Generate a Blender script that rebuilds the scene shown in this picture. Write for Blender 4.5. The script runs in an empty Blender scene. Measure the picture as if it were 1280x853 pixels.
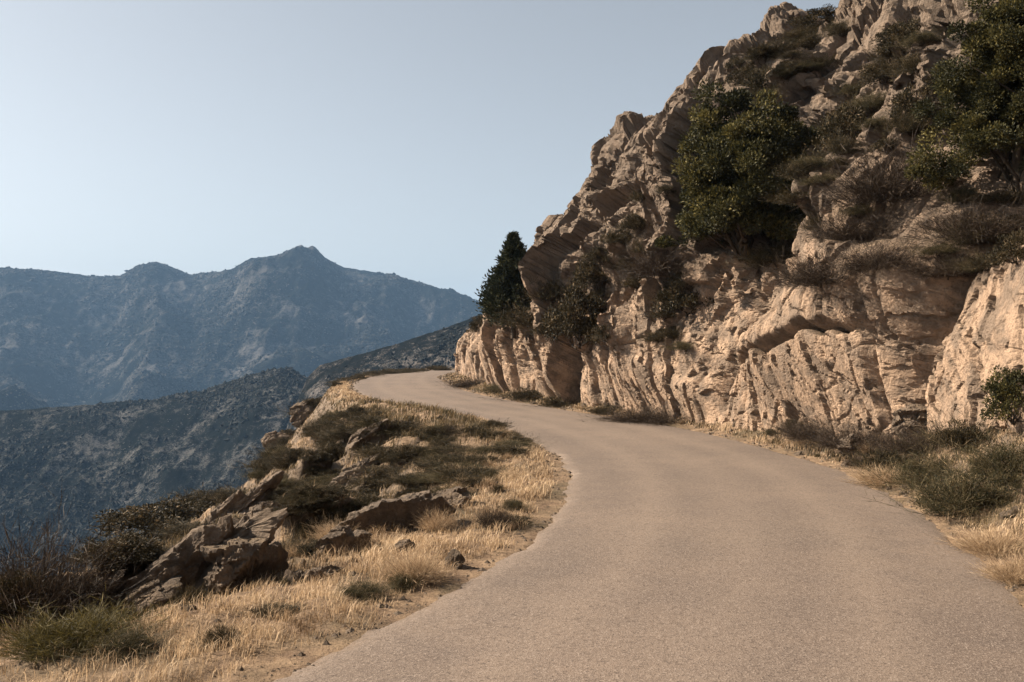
import bpy, math, numpy as np
from mathutils import Vector, Matrix
from mathutils.bvhtree import BVHTree

C = bpy.context.scene.collection
F_PX, CX, HOR, CAM_H = 1150.0, 640.0, 440.0, 2.4     # lens in photo pixels, horizon row, eye height
SUN_EL, SUN_AZ = math.radians(37), math.radians(-77)   # azimuth clockwise from +Y
RNG = np.random.default_rng(7)

# ------------------------------------------------------------------ noise
_pr = np.random.default_rng(1)
PERM = np.concatenate([_pr.permutation(256)] * 3).astype(np.int64)
GRAD = _pr.normal(size=(256, 3)); GRAD /= np.linalg.norm(GRAD, axis=1)[:, None]
RND = _pr.random((256, 4))

def _hash(i, j, k):
    return PERM[PERM[PERM[i & 255] + (j & 255)] + (k & 255)]

def perlin(x, y, z):
    x, y, z = np.broadcast_arrays(x, y, z)
    i, j, k = np.floor(x).astype(np.int64), np.floor(y).astype(np.int64), np.floor(z).astype(np.int64)
    fx, fy, fz = x - i, y - j, z - k
    u, v, w = (t * t * t * (t * (t * 6 - 15) + 10) for t in (fx, fy, fz))
    r = 0
    for a in (0, 1):
        for b in (0, 1):
            for c in (0, 1):
                g = GRAD[_hash(i + a, j + b, k + c)]
                d = g[..., 0] * (fx - a) + g[..., 1] * (fy - b) + g[..., 2] * (fz - c)
                r = r + d * (u if a else 1 - u) * (v if b else 1 - v) * (w if c else 1 - w)
    return r * 1.5

def fbm(x, y, z, o=4, g=.5):
    s, a = 0, 1.0
    for n in range(o):
        s = s + a * perlin(x, y, z + 17.3 * n); x, y, z, a = x * 2.03, y * 2.03, z * 2.03, a * g
    return s

def ridged(x, y, z, o=4, g=.5):
    s, a = 0, 1.0
    for n in range(o):
        s = s + a * (1 - 2 * np.abs(perlin(x, y, z + 9.1 * n))); x, y, z, a = x * 2.1, y * 2.1, z * 2.1, a * g
    return s

def worley2(x, y, seed=0):
    """F1, F2, a tilted plane per cell and a random offset per cell"""
    i, j = np.floor(x).astype(np.int64), np.floor(y).astype(np.int64)
    f1 = np.full(x.shape, 9.); f2 = f1.copy(); off = np.zeros(x.shape); tilt = off.copy()
    for a in (-1, 0, 1):
        for b in (-1, 0, 1):
            h = RND[_hash(i + a, j + b, np.full_like(i, seed))]
            dx, dy = x - (i + a + h[..., 0]), y - (j + b + h[..., 1])
            d = np.hypot(dx, dy); n = d < f1
            f2 = np.where(n, f1, np.minimum(f2, d)); f1 = np.where(n, d, f1)
            off = np.where(n, h[..., 2], off)
            h2 = RND[_hash(i + a, j + b, np.full_like(i, seed + 7))]
            tilt = np.where(n, dx * (h2[..., 0] - .5) + dy * (h2[..., 1] - .5), tilt)
    return f1, f2, off, tilt

def sstep(a, b, x):
    t = np.clip((x - a) / (b - a), 0, 1); return t * t * (3 - 2 * t)

# ------------------------------------------------------------------ meshes and objects
def mesh_np(name, V, F, mat, smooth=True, attrs=None):
    V = np.asarray(V, np.float32).reshape(-1, 3); F = np.asarray(F, np.int32)
    me = bpy.data.meshes.new(name); n, k = F.shape
    me.vertices.add(len(V)); me.vertices.foreach_set('co', V.ravel())
    me.loops.add(n * k); me.loops.foreach_set('vertex_index', F.ravel())
    me.polygons.add(n); me.polygons.foreach_set('loop_start', np.arange(n, dtype=np.int32) * k)
    me.polygons.foreach_set('loop_total', np.full(n, k, np.int32))
    me.polygons.foreach_set('use_smooth', np.full(n, smooth, bool))
    for an, av in (attrs or {}).items():
        at = me.attributes.new(an, 'FLOAT', 'POINT'); at.data.foreach_set('value', np.asarray(av, np.float32).ravel())
    me.update(calc_edges=True); me.materials.append(mat)
    return me

def grid_faces(nr, nc):
    a = (np.arange(nr - 1)[:, None] * nc + np.arange(nc - 1)[None, :]).ravel()
    return np.stack([a, a + 1, a + nc + 1, a + nc], 1)

def link(name, me, parent=None, **props):
    o = bpy.data.objects.new(name, me); C.objects.link(o)
    if parent: o.parent = parent
    for k, v in props.items(): o[k] = v
    return o

# ------------------------------------------------------------------ materials
def new_mat(name):
    m = bpy.data.materials.new(name); m.use_nodes = True
    nt = m.node_tree; b = nt.nodes['Principled BSDF']; b.inputs['Specular IOR Level'].default_value = .15
    b.inputs['Roughness'].default_value = .9
    return m, nt, b

class N:
    """tiny node helper"""
    def __init__(s, nt): s.t = nt
    def n(s, kind, **kw):
        o = s.t.nodes.new(kind)
        for k, v in kw.items(): setattr(o, k, v)
        return o
    def l(s, a, b): s.t.links.new(a, b)
    def coord(s): return s.n('ShaderNodeTexCoord').outputs['Object']
    def noise(s, co, scale, detail=4, rough=.55, lac=2.0):
        o = s.n('ShaderNodeTexNoise'); o.inputs['Scale'].default_value = scale
        o.inputs['Detail'].default_value = detail; o.inputs['Roughness'].default_value = rough
        s.l(co, o.inputs['Vector']); return o.outputs['Fac']
    def voro(s, co, scale, feature='F1', rand=1.0):
        o = s.n('ShaderNodeTexVoronoi', feature=feature); o.inputs['Scale'].default_value = scale
        s.l(co, o.inputs['Vector']); return o
    def ramp(s, fac, stops, interp='LINEAR'):
        o = s.n('ShaderNodeValToRGB'); e = o.color_ramp.elements; o.color_ramp.interpolation = interp
        while len(e) < len(stops): e.new(.5)
        for q, (p, c) in zip(e, stops):
            q.position = p; q.color = (*(c if hasattr(c, '__len__') else (c, c, c)), 1)
        s.l(fac, o.inputs['Fac']); return o.outputs['Color']
    def mix(s, fac, a, b, mode='MIX'):
        o = s.n('ShaderNodeMix', data_type='RGBA', blend_type=mode)
        for i, v in ((0, fac), (6, a), (7, b)):
            if hasattr(v, 'links'): s.l(v, o.inputs[i])
            else: o.inputs[i].default_value = v if i == 0 else (*v, 1)
        return o.outputs[2]
    def math(s, op, a, b=None):
        o = s.n('ShaderNodeMath', operation=op)
        for i, v in ((0, a), (1, b)):
            if v is None: continue
            if hasattr(v, 'links'): s.l(v, o.inputs[i])
            else: o.inputs[i].default_value = v
        return o.outputs[0]
    def bump(s, h, dist, strength=1.0, prev=None):
        o = s.n('ShaderNodeBump'); o.inputs['Distance'].default_value = dist; o.inputs['Strength'].default_value = strength
        s.l(h, o.inputs['Height'])
        if prev is not None: s.l(prev, o.inputs['Normal'])
        return o.outputs['Normal']
    def scaled(s, co, sc, rot=(0, 0, 0)):
        o = s.n('ShaderNodeMapping'); o.inputs['Scale'].default_value = sc; o.inputs['Rotation'].default_value = rot
        s.l(co, o.inputs['Vector']); return o.outputs[0]
    def attr(s, name): return s.n('ShaderNodeAttribute', attribute_name=name).outputs['Fac']
    def normz(s):
        g = s.n('ShaderNodeNewGeometry'); x = s.n('ShaderNodeSeparateXYZ'); s.l(g.outputs['True Normal'], x.inputs[0]); return x.outputs['Z']
    def posz(s):
        g = s.n('ShaderNodeNewGeometry'); x = s.n('ShaderNodeSeparateXYZ'); s.l(g.outputs['Position'], x.inputs[0]); return x.outputs['Z']

def rock_mat(name, pale, mid, grey, soil, soil_lo=.75, soil_hi=.92, fresh=True, scale=1.0):
    m, nt, b = new_mat(name); n = N(nt); co = n.coord()
    big = n.noise(co, .35 * scale, 5, .6); med = n.noise(co, 1.7 * scale, 6, .65); fine = n.noise(co, 11 * scale, 6, .7)
    st = n.noise(n.scaled(co, (2.2 * scale, 2.2 * scale, .5 * scale)), 1.0, 5, .65)
    col = n.mix(n.ramp(big, [(.38, 0), (.62, 1)]), mid, pale)
    col = n.mix(n.ramp(med, [(.42, .75), (.58, 0)]), col, grey)
    if fresh:      # higher on the face the stone is weathered grey
        wz = n.math('ADD', n.posz(), n.math('MULTIPLY', n.math('SUBTRACT', big, .5), 14.0))
        col = n.mix(n.math('MULTIPLY', n.ramp(n.math('DIVIDE', wz, 14.0), [(.22, 0), (.55, 1)]), .75), col, grey)
    col = n.mix(n.ramp(st, [(.56, 0), (.72, .5)]), col, (.12, .085, .06))
    col = n.mix(n.ramp(fine, [(.3, .55), (.5, 0), (.62, 0), (.8, .25)]), col, (.14, .10, .07))
    sl = n.math('ADD', n.normz(), n.math('MULTIPLY', n.math('SUBTRACT', med, .5), .6))
    col = n.mix(n.ramp(sl, [(soil_lo, 0), (soil_hi, .85)]), col, soil)
    n.l(n.mix(1.0, col, (.55, .55, .55), 'MULTIPLY'), b.inputs['Base Color'])
    v = n.voro(n.scaled(co, (1.6 * scale, 1.6 * scale, 1.0 * scale), (0, .5, 0)), 2.2, 'DISTANCE_TO_EDGE')
    cr = n.ramp(v.outputs['Distance'], [(0, 0), (.06, 1)])
    h = n.bump(cr, .05 / scale, .35)
    h = n.bump(med, .10 / scale, .6, h)
    h = n.bump(fine, .09 / scale, 1.0, h)
    h = n.bump(n.noise(co, 45 * scale, 4, .7), .012 / scale, .9, h)
    n.l(h, b.inputs['Normal'])
    return m

M_CLIFF = rock_mat('cliff_rock', (.80, .56, .385), (.62, .435, .30), (.25, .195, .15), (.135, .10, .064))
M_ROCK = rock_mat('loose_rock', (.36, .27, .195), (.26, .195, .14), (.15, .12, .095), (.26, .19, .12), .93, 1.0, False, 2.0)

def ground_mat():
    m, nt, b = new_mat('dry_soil'); n = N(nt); co = n.coord()
    big, med, fine = n.noise(co, .5, 5, .6), n.noise(co, 3, 5, .65), n.noise(co, 22, 5, .7)
    col = n.mix(n.ramp(med, [(.4, 0), (.62, 1)]), (.27, .18, .115), (.48, .335, .21))
    col = n.mix(n.ramp(big, [(.5, 0), (.64, .7)]), col, (.115, .10, .06))
    sl = n.math('ADD', n.normz(), n.math('MULTIPLY', n.math('SUBTRACT', med, .5), .35))
    col = n.mix(n.ramp(sl, [(.72, .9), (.86, 0)]), col, (.25, .19, .14))
    col = n.mix(n.ramp(fine, [(.3, .6), (.5, 0), (.7, .2)]), col, (.12, .085, .06))
    n.l(n.mix(1.0, col, (.55, .55, .55), 'MULTIPLY'), b.inputs['Base Color'])
    h = n.bump(med, .15, .7); h = n.bump(fine, .04, .9, h); n.l(n.bump(n.noise(co, 90, 3, .7), .01, .8, h), b.inputs['Normal'])
    return m
M_GROUND = ground_mat()

def road_mat():
    m, nt, b = new_mat('worn_asphalt'); n = N(nt); co = n.coord()
    big = n.noise(co, .22, 4, .55); med = n.noise(co, 1.3, 5, .6)
    agg = n.voro(co, 75); agg2 = n.voro(co, 34)
    col = n.mix(n.ramp(big, [(.40, 0), (.60, 1)]), (.200, .160, .131), (.268, .211, .167))
    col = n.mix(n.ramp(med, [(.42, 0), (.7, .5)]), col, (.165, .136, .118))
    lane = n.attr('across')     # worn wheel tracks run along the road
    wl = n.math('ADD', lane, n.math('MULTIPLY', n.math('SUBTRACT', big, .5), .12))
    col = n.mix(n.ramp(wl, [(.0, .55), (.06, .1), (.16, 0), (.27, .5), (.36, .1), (.5, .42), (.62, .1), (.74, .5), (.84, 0), (.94, .1), (1, .5)]), col, (.33, .262, .205))
    ed = n.math('ABSOLUTE', n.math('SUBTRACT', lane, .5)); ed = n.math('ADD', ed, n.math('MULTIPLY', n.math('SUBTRACT', n.noise(co, 1.1, 6, .7), .5), .11))
    col = n.mix(n.ramp(ed, [(.478, 0), (.5, .6)]), col, (.27, .20, .14))     # blown sand and dust along the edges
    sp = n.n('ShaderNodeSeparateColor'); n.l(agg.outputs['Color'], sp.inputs[0])
    col = n.mix(n.ramp(sp.outputs[0], [(0, .75), (.22, 0), (.72, 0), (1, 0)]), col, (.085, .066, .055))
    col = n.mix(n.ramp(sp.outputs[1], [(.7, 0), (1, .7)]), col, (.42, .35, .29))
    sp2 = n.n('ShaderNodeSeparateColor'); n.l(agg2.outputs['Color'], sp2.inputs[0])
    col = n.mix(n.ramp(sp2.outputs[0], [(0, .4), (.25, 0)]), col, (.10, .078, .063))
    n.l(n.mix(1.0, col, (.53, .517, .514), 'MULTIPLY'), b.inputs['Base Color']); b.inputs['Roughness'].default_value = .85
    h = n.bump(agg.outputs['Distance'], .006, .6); h = n.bump(n.noise(co, 9, 4, .6), .012, .4, h); n.l(h, b.inputs['Normal'])
    return m
M_ROAD = road_mat()

def leaf_mat(name, stops, trans=.25, bright=.62):
    m, nt, b = new_mat(name); n = N(nt)
    col = n.mix(1.0, n.ramp(n.attr('var'), stops), (bright,) * 3, 'MULTIPLY'); n.l(col, b.inputs['Base Color'])
    b.inputs['Roughness'].default_value = .6
    t = n.n('ShaderNodeBsdfTranslucent'); n.l(col, t.inputs['Color'])
    mx = n.n('ShaderNodeMixShader'); mx.inputs[0].default_value = trans
    n.l(b.outputs[0], mx.inputs[1]); n.l(t.outputs[0], mx.inputs[2]); n.l(mx.outputs[0], nt.nodes['Material Output'].inputs[0])
    return m
M_GREEN = leaf_mat('olive_leaves', [(0, (.024, .025, .012)), (.4, (.052, .051, .021)), (.75, (.11, .096, .035)), (1, (.19, .155, .05))], .22, .85)
M_PINE = leaf_mat('pine_needles', [(0, (.018, .022, .014)), (.6, (.035, .041, .022)), (1, (.10, .095, .045))], .12, 1.0)
M_HEATH = leaf_mat('heath_leaves', [(0, (.028, .024, .013)), (.45, (.064, .052, .026)), (.8, (.14, .105, .055)), (1, (.30, .215, .12))], .15)
M_SAGE = leaf_mat('sage_leaves', [(0, (.04, .040, .020)), (.4, (.09, .08, .04)), (.75, (.19, .15, .08)), (1, (.40, .30, .17))])
M_YELL = leaf_mat('yellow_green_leaves', [(0, (.05, .045, .016)), (.5, (.11, .09, .028)), (1, (.26, .20, .06))])
M_TWIG = leaf_mat('dry_twigs', [(0, (.035, .025, .019)), (.5, (.07, .05, .035)), (1, (.16, .115, .078))], .1)
M_DRY = leaf_mat('dry_grass_blades', [(0, (.15, .095, .055)), (.28, (.36, .25, .15)), (.55, (.58, .42, .265)), (1, (.78, .60, .40))], .3, .82)
M_OLIVE = leaf_mat('olive_grass_blades', [(0, (.05, .042, .022)), (.45, (.13, .10, .055)), (1, (.40, .285, .155))], .25)
def bark():
    m, nt, b = new_mat('grey_brown_bark'); n = N(nt); co = n.coord()
    n.l(n.ramp(n.noise(n.scaled(co, (8, 8, 2)), 2, 5), [(.3, (.03, .022, .016)), (.7, (.09, .07, .052))]), b.inputs['Base Color']); return m
M_BARK = bark()

def far_mat(name, scale, scrub, scrub2, rock, cover):
    m, nt, b = new_mat(name); n = N(nt); co = n.coord()
    big = n.noise(co, scale * .12, 5, .6); med = n.noise(co, scale * .8, 6, .7); fine = n.noise(co, scale * 4, 5, .75)
    col = n.mix(n.ramp(med, [(.4, 0), (.6, 1)]), scrub, scrub2)
    r = n.math('ADD', n.math('MULTIPLY', fine, .6), n.math('ADD', n.math('MULTIPLY', med, .45), n.math('MULTIPLY', big, .62)))
    col = n.mix(n.ramp(r, [(cover - .03, 0), (cover + .09, 1)]), col, rock)
    n.l(n.mix(1.0, col, (.55, .55, .55), 'MULTIPLY'), b.inputs['Base Color'])
    b.inputs['Specular IOR Level'].default_value = 0
    h = n.bump(med, .3 / scale, .4); n.l(n.bump(fine, .16 / scale, 1.0, h), b.inputs['Normal'])
    return m

# ------------------------------------------------------------------ road edges in plan (metres; the camera stands at the origin)
def spline(pts, n):
    p = np.array(pts, float); p = np.vstack([2 * p[0] - p[1], p, 2 * p[-1] - p[-2]])
    out = []
    for i in range(1, len(p) - 2):
        t = np.linspace(0, 1, n, endpoint=False)[:, None]; a, b, c, d = p[i - 1:i + 3]
        out.append(.5 * (2 * b + (c - a) * t + (2 * a - 5 * b + 4 * c - d) * t ** 2 + (3 * b - a - 3 * c + d) * t ** 3))
    return np.vstack(out + [p[-2:-1]])

def resample(p, step):
    d = np.r_[0, np.cumsum(np.hypot(*np.diff(p, axis=0).T))]; u = np.arange(0, d[-1], step)
    return np.stack([np.interp(u, d, p[:, 0]), np.interp(u, d, p[:, 1])], 1)

LEFT = resample(spline([(-11, -15), (-4.5, 0), (-1.72, 6.7), (-.62, 9.2), (.02, 11.1), (.66, 13.9), (1.02, 17.2), (.98, 21.2), (.2, 26.3),
                        (-1.3, 32.5), (-4.0, 38.5), (-6.9, 46), (-10.6, 61), (-13, 79), (-13.2, 104), (-8.5, 122), (1, 134), (14, 140)], 16), .4)
RIGHT = resample(spline([(-4, -15), (2.1, 0), (4.75, 8.4), (5.7, 11.8), (6.3, 15.2), (6.6, 19), (6.3, 22.8), (5.3, 29), (2.1, 38.3),
                         (-2.3, 54), (-5.6, 75), (-6.9, 92), (-5.6, 108), (-1, 119), (7, 126), (18, 130)], 16), .4)

def nearest(poly, x, y):
    """distance, and the y of the nearest vertex, of points to a dense polyline"""
    best = np.full(x.shape, 1e18); ty = np.zeros(x.shape); side = np.zeros(x.shape)
    a, b = poly[:-1], poly[1:]
    for (ax, ay), (bx, by) in zip(a, b):
        ex, ey = bx - ax, by - ay
        t = np.clip(((x - ax) * ex + (y - ay) * ey) / (ex * ex + ey * ey), 0, 1)
        dx, dy = x - ax - t * ex, y - ay - t * ey; d = dx * dx + dy * dy
        n = d < best; best = np.where(n, d, best); ty = np.where(n, ay + t * ey, ty)
        side = np.where(n, ex * (y - ay) - ey * (x - ax), side)
    return np.sqrt(best) * np.where(side >= 0, 1, -1), ty      # positive to the left of the direction of travel

# road strip
nr = 1300
def param(poly):
    d = np.r_[0, np.cumsum(np.hypot(*np.diff(poly, axis=0).T))]; t = np.linspace(0, 1, nr) ** 1.35 * d[-1]
    return np.stack([np.interp(t, d, poly[:, 0]), np.interp(t, d, poly[:, 1])], 1)
pl, pr = param(LEFT), param(RIGHT); ac = np.linspace(0, 1, 33)
rx = pl[:, None, 0] * (1 - ac) + pr[:, None, 0] * ac; ry = pl[:, None, 1] * (1 - ac) + pr[:, None, 1] * ac
wob = fbm(rx * 1.3, ry * 1.3, 3.3, 5, .62) * .20 + fbm(rx * .3, ry * .3, 1.1, 2) * .10
rx = rx + wob * (ac < .02) - wob * (ac > .98)
rz = .018 + .05 * (1 - (2 * ac - 1) ** 2)[None, :] + 0 * rx - .03 * ((ac < .01) | (ac > .99))[None, :]
road = link('road', mesh_np('road', np.stack([rx, ry, rz], -1), grid_faces(nr, 33), M_ROAD, True, {'across': np.tile(ac, nr)}),
            kind='structure', label='pale worn asphalt road sweeping round two bends', category='road')

# ------------------------------------------------------------------ near ground: verges, the falling slope, the talus
def ground_z(x, y, detail=True):
    s, tl = nearest(LEFT, x, y); r, tr = nearest(RIGHT, x, y); r = -r
    prof = {0: ([0, .8, 2, 3.4, 5, 8, 12, 20, 40, 400], [0, .03, -.08, -.50, -1.25, -3.0, -5.7, -12, -29, -330]),
            1: ([0, .6, 1.8, 3.5, 5, 8, 12, 20, 40, 400], [0, .15, .40, .10, -.75, -2.9, -6.0, -13, -30, -330]),
            2: ([0, 1.0, 1.7, 3, 6, 12, 20, 40, 400], [0, .04, -.35, -2.1, -6.2, -13, -20, -38, -340])}
    z0, z1, z2 = (np.interp(s, *prof[k]) for k in range(3))
    w1 = sstep(17, 27, tl); w2 = sstep(37, 50, tl)
    zl = (z0 * (1 - w1) + z1 * w1) * (1 - w2) + z2 * w2
    n1 = fbm(x * .22, y * .22, 0.5, 4); n2 = fbm(x * .9, y * .9, 4.5, 4)
    zl = zl + sstep(.6, 4, s) * (n1 * .45 + n2 * .16) + sstep(5, 14, s) * n1 * 1.0
    # bedding ledges running down the slope
    st = (x * .55 + y * .84); lw = worley2(st * .55 + n1, (x * .84 - y * .55) * .16, 3)
    cc = .9 * x - .45 * y + .5 * n1 + .35 * fbm(x * .7, y * .7, 33.3, 3)
    fr = cc / 1.7 - np.floor(cc / 1.7); hsh = RND[np.floor(cc / 1.7).astype(np.int64) & 255, 1]
    zl = zl + sstep(2.4, 4.5, s) * (1 - sstep(24, 34, y)) * .85 * (.25 + hsh) * fr * (1 - sstep(.9, 1, fr)) * sstep(-.35, .15, fbm(x * .3, y * .3, 55.1, 2))
    zl = zl + sstep(2.6, 5, s) * (lw[2] - .5) * .55 + sstep(2, 4, s) * lw[3] * .25
    za = np.interp(r, [0, .5, 1.2, 2.2, 4, 60], [0, .08, .45, 1.1, 1.6, 2]); zb = np.interp(r, [0, .6, 1.2, 4, 60], [0, .05, .25, .6, 1])
    wr = sstep(17, 25, tr); zr = za * (1 - wr) + zb * wr + sstep(.3, 1.5, r) * (n2 * .16 + n1 * .1)
    z = np.where(s > 0, zl, np.where(r > 0, zr, -.06))
    e = np.minimum(np.abs(s), np.abs(r)); ins = (s <= 0) & (r <= 0)
    z = np.where(ins, -.06 * sstep(0, .25, e), z)
    if detail: z = z + np.where(ins, 0, sstep(0.05, .6, e) * (fbm(x * 3.5, y * 3.5, 2.2, 3) * .05))
    return z, s, r, tl, tr

NRW, NCL = 560, 880
yy = 8 * (np.exp(np.linspace(0, math.log(190 / 8), NRW)) - 1) - 3
yy = np.r_[np.linspace(-14, -3.1, 16), yy]; NRW = len(yy)
aa = np.r_[np.linspace(-1.75, -.85, 150, endpoint=False), np.linspace(-.85, .55, 640, endpoint=False), np.linspace(.55, 1.3, 90)]
gx = aa[None, :] * (np.maximum(yy, 0)[:, None] + 8.0); gy = np.repeat(yy[:, None], NCL, 1)
gz, GS, GR, GTL, GTR = ground_z(gx, gy)
GV = np.stack([gx, gy, gz], -1); GF = grid_faces(NRW, NCL)
ground = link('terrain', mesh_np('terrain', GV, GF, M_GROUND), kind='structure', label='dry stony hillside falling away below the road', category='hillside')

# ------------------------------------------------------------------ cliff
base = spline(RIGHT[::4], 4)
bu = np.r_[0, np.cumsum(np.hypot(*np.diff(base, axis=0).T))]
i0 = np.searchsorted(base[:, 1], -9.0)
us, u = [], bu[i0]
while u < bu[-1] - .5:
    us.append(u); p = [np.interp(u, bu, base[:, k]) for k in (0, 1)]
    u += max(.03, .0020 * math.hypot(p[0] + 3, p[1]))
us = np.array(us); bx, by = np.interp(us, bu, base[:, 0]), np.interp(us, bu, base[:, 1])
tx, ty_ = np.gradient(bx), np.gradient(by)
k = np.ones(41) / 41
def smooth(a): return np.convolve(np.pad(a, 20, 'edge'), k, 'valid')
tx, ty_ = smooth(tx), smooth(ty_); L = np.hypot(tx, ty_); nx, ny = ty_ / L, -tx / L      # into the hill
off = np.interp(by, [-9, 8, 16, 21, 27, 33, 38, 54, 75, 95], [3.4, 2.8, 2.2, 1.5, .9, 1.0, 1.3, 1.7, 2.0, 1.9])
vs = np.r_[np.linspace(-.8, 9, 340, endpoint=False), np.linspace(9, 21, 270, endpoint=False), np.linspace(21, 46, 70)]
V_, U_ = np.meshgrid(vs, us, indexing='ij'); BY = np.broadcast_to(by, U_.shape)
wl = sstep(22, 46, BY)
lower = 71 * (1 - wl) + 63 * wl; upper = 55 * (1 - wl) + 60 * wl
ang = lower + (upper - lower) * sstep(3.0, 9.5, V_ + 1.2 * fbm(U_ * .25, 0 * U_, 0.7, 2))
led = sstep(58.5, 63, BY)
ang = ang + led * (74 - ang) * (1 - sstep(4.9, 5.3, V_)) + led * (6 - ang) * sstep(4.9, 5.4, V_) * (1 - sstep(8.6, 9.2, V_))
crest = np.interp(BY, [-9, 25, 35, 45, 50, 54, 58.5, 62, 66, 70, 78, 90, 130], [12.5, 11.6, 11.2, 11.6, 11.8, 11.4, 9.6, 7.0, 5.0, 4.8, 4.6, 4.6, 4.6])
ang = ang + (24 - ang) * sstep(crest - .8, crest + 1.6, V_ * .9 + 1.3 * fbm(U_ * .3, V_ * .1, 3.7, 3))
dv = np.gradient(vs)[:, None]; ar = np.radians(ang)
H = np.cumsum(np.cos(ar) * dv, 0); Z = np.cumsum(np.sin(ar) * dv, 0); z00 = np.array([np.interp(0, vs, Z[:, j]) for j in range(len(us))])
Z = Z - z00 + np.interp(by, [-9, 18, 25, 130], [.7, .6, .1, .1]); H = H - np.array([np.interp(0, vs, H[:, j]) for j in range(len(us))])
# ribs and gullies
wu = U_ + 1.2 * fbm(U_ * .12, V_ * .16, 5.5, 3) + .45 * fbm(U_ * .45, V_ * .45, 8.5, 2, .5)
def u_of_y(y): return np.interp(y, by[:len(by)], us)
gul = [u_of_y(q) for q in (-6, 0, 5.5, 9, 11.6, 14.6, 18.6, 28.4, 38.5, 47, 61, 72, 84, 97, 112)]
gul = np.array([us[0] - 4] + gul + [us[-1] + 6]); amp = np.array([.6, .6, .6, .5, .5, .55, .65, 1.2, 2.2, 2.0, 2.1, 1.3, .9, .9, .8, .8, .8])
idx = np.clip(np.searchsorted(gul, wu) - 1, 0, len(gul) - 2); xr = (wu - gul[idx]) / (gul[idx + 1] - gul[idx])
xs = np.clip(xr, 0, 1)
rib = amp[idx] * 1.25 * (1 - np.exp(-xs / .035)) * (1 - .35 * xs + .25 * np.sin(3.14 * xs)) * (1 - np.exp(-(1 - xs) / (.06 + .05 * sstep(28, 36, BY))))
rib = rib * sstep(-.5, 2.5, V_) * np.clip(.85 + 1.1 * fbm(U_ * .1, V_ * .22, 2.9, 3), .3 + .45 * sstep(28, 34, BY), 1.5)
wx, wv = U_ + .7 * fbm(U_ * .13, V_ * .13, 11.5, 2), V_ + .7 * fbm(U_ * .13, V_ * .13, 21.5, 2)
lim = np.interp(BY, [8, 15, 20, 27, 31, 36], [4.5, 6.0, 5.2, 4.6, 2.5, 1.5]) + 1.2 * fbm(U_ * .35, V_ * .2, 61.1, 3)
rough = .28 + .66 * sstep(-.6, 1.2, V_ - lim)          # the cut face near the road is smoother
sm0 = sstep(-.15, .25, fbm(U_ * .3, V_ * .3, 71.1, 3))
upz = np.maximum(sstep(-.6, 1.2, V_ - lim), sstep(30, 40, BY))
# slabs dipping along the face: flat sheets that break off towards the near side
per = np.interp(by, [27, 40], [2.6, 6.0]); s0 = np.r_[0, np.cumsum(np.diff(us) / per[:-1])]
sc = s0[None, :] + (.10 * V_ + 1.0 * fbm(U_ * .10, V_ * .09, 15.5, 2) + .18 * fbm(U_ * .5, V_ * .45, 16.5, 2)) / per[None, :]
ki = np.floor(sc).astype(np.int64); cut_ = .25 + .5 * RND[ki & 255, 0]; fr_ = sc - ki
slab = np.where(fr_ < cut_, 1 - fr_ / cut_, (1 - (fr_ - cut_) / (1 - cut_)) * (.4 + .6 * RND[ki & 255, 1]))
slab = slab * (.35 + .9 * RND[ki & 255, 2]) * np.clip(.9 + 1.3 * fbm(U_ * .22, V_ * .14, 17.5, 2), .25, 1.6)
slab = slab * (1 - np.exp(-np.minimum(fr_, 1) / .03)) * (per[None, :] / 2.6) ** .55 * (1 - .45 * sstep(52, 60, BY))
rib = rib + (.17 + .75 * upz) * .95 * slab
D = rib
for sc_, sl_, stretch, o_, t_, ck, cw, sd in ((.30, .2, .45, 1.3, 2.9, .42, .05, 12), (.80, .3, .6, .30, .75, .22, .06, 2), (1.9, -.25, .6, .22, .55, .10, .07, 5), (4.3, .3, .8, .10, .24, .04, .08, 9)):
    w_ = worley2((wx + sl_ * wv) * sc_, wv * sc_ * stretch, sd)
    big_ = (np.minimum(rough, 1) ** .9 * (1 - .55 * sstep(28, 36, BY)) * (1 - .25 * upz) if sc_ < .5 else (1 - .4 * sstep(28, 36, BY)) if sc_ < 1 else 1.0)
    big_ = big_ * (.45 + .75 * sm0 if sc_ > 1.5 else 1.0)
    D = D + rough * big_ * ((w_[2] - .5) * o_ + w_[3] * t_) - rough * ck * (1 - sstep(0, cw, w_[1] - w_[0])) * (.5 + .5 / np.maximum(rough, .3)) * (fbm(U_ * .5, V_ * .5, sd * 3.3, 2) > -.05)
D = D + rough * (.02 * ridged(wx * .9, wv * .6, 31.5, 4, .55) + .04 * fbm(U_ * 2.4, V_ * 2.4, 7.7, 4, .62))
# pits and overhung hollows
pit = fbm(wx * 2.3 + .3 * wv, wv * 1.8, 13.1, 4, .55); D = D - .30 * np.sqrt(rough) * (1 - .75 * upz) * sstep(.50, .60, pit)
sm = sstep(-.15, .25, fbm(U_ * .3, V_ * .3, 71.1, 3))     # broad faces left smooth between rubbly ones
pit2 = fbm(U_ * .42, V_ * .34, 44.1, 3, .5); D = D - .9 * sstep(3, 6, V_) * sstep(.28, .46, pit2)
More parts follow.
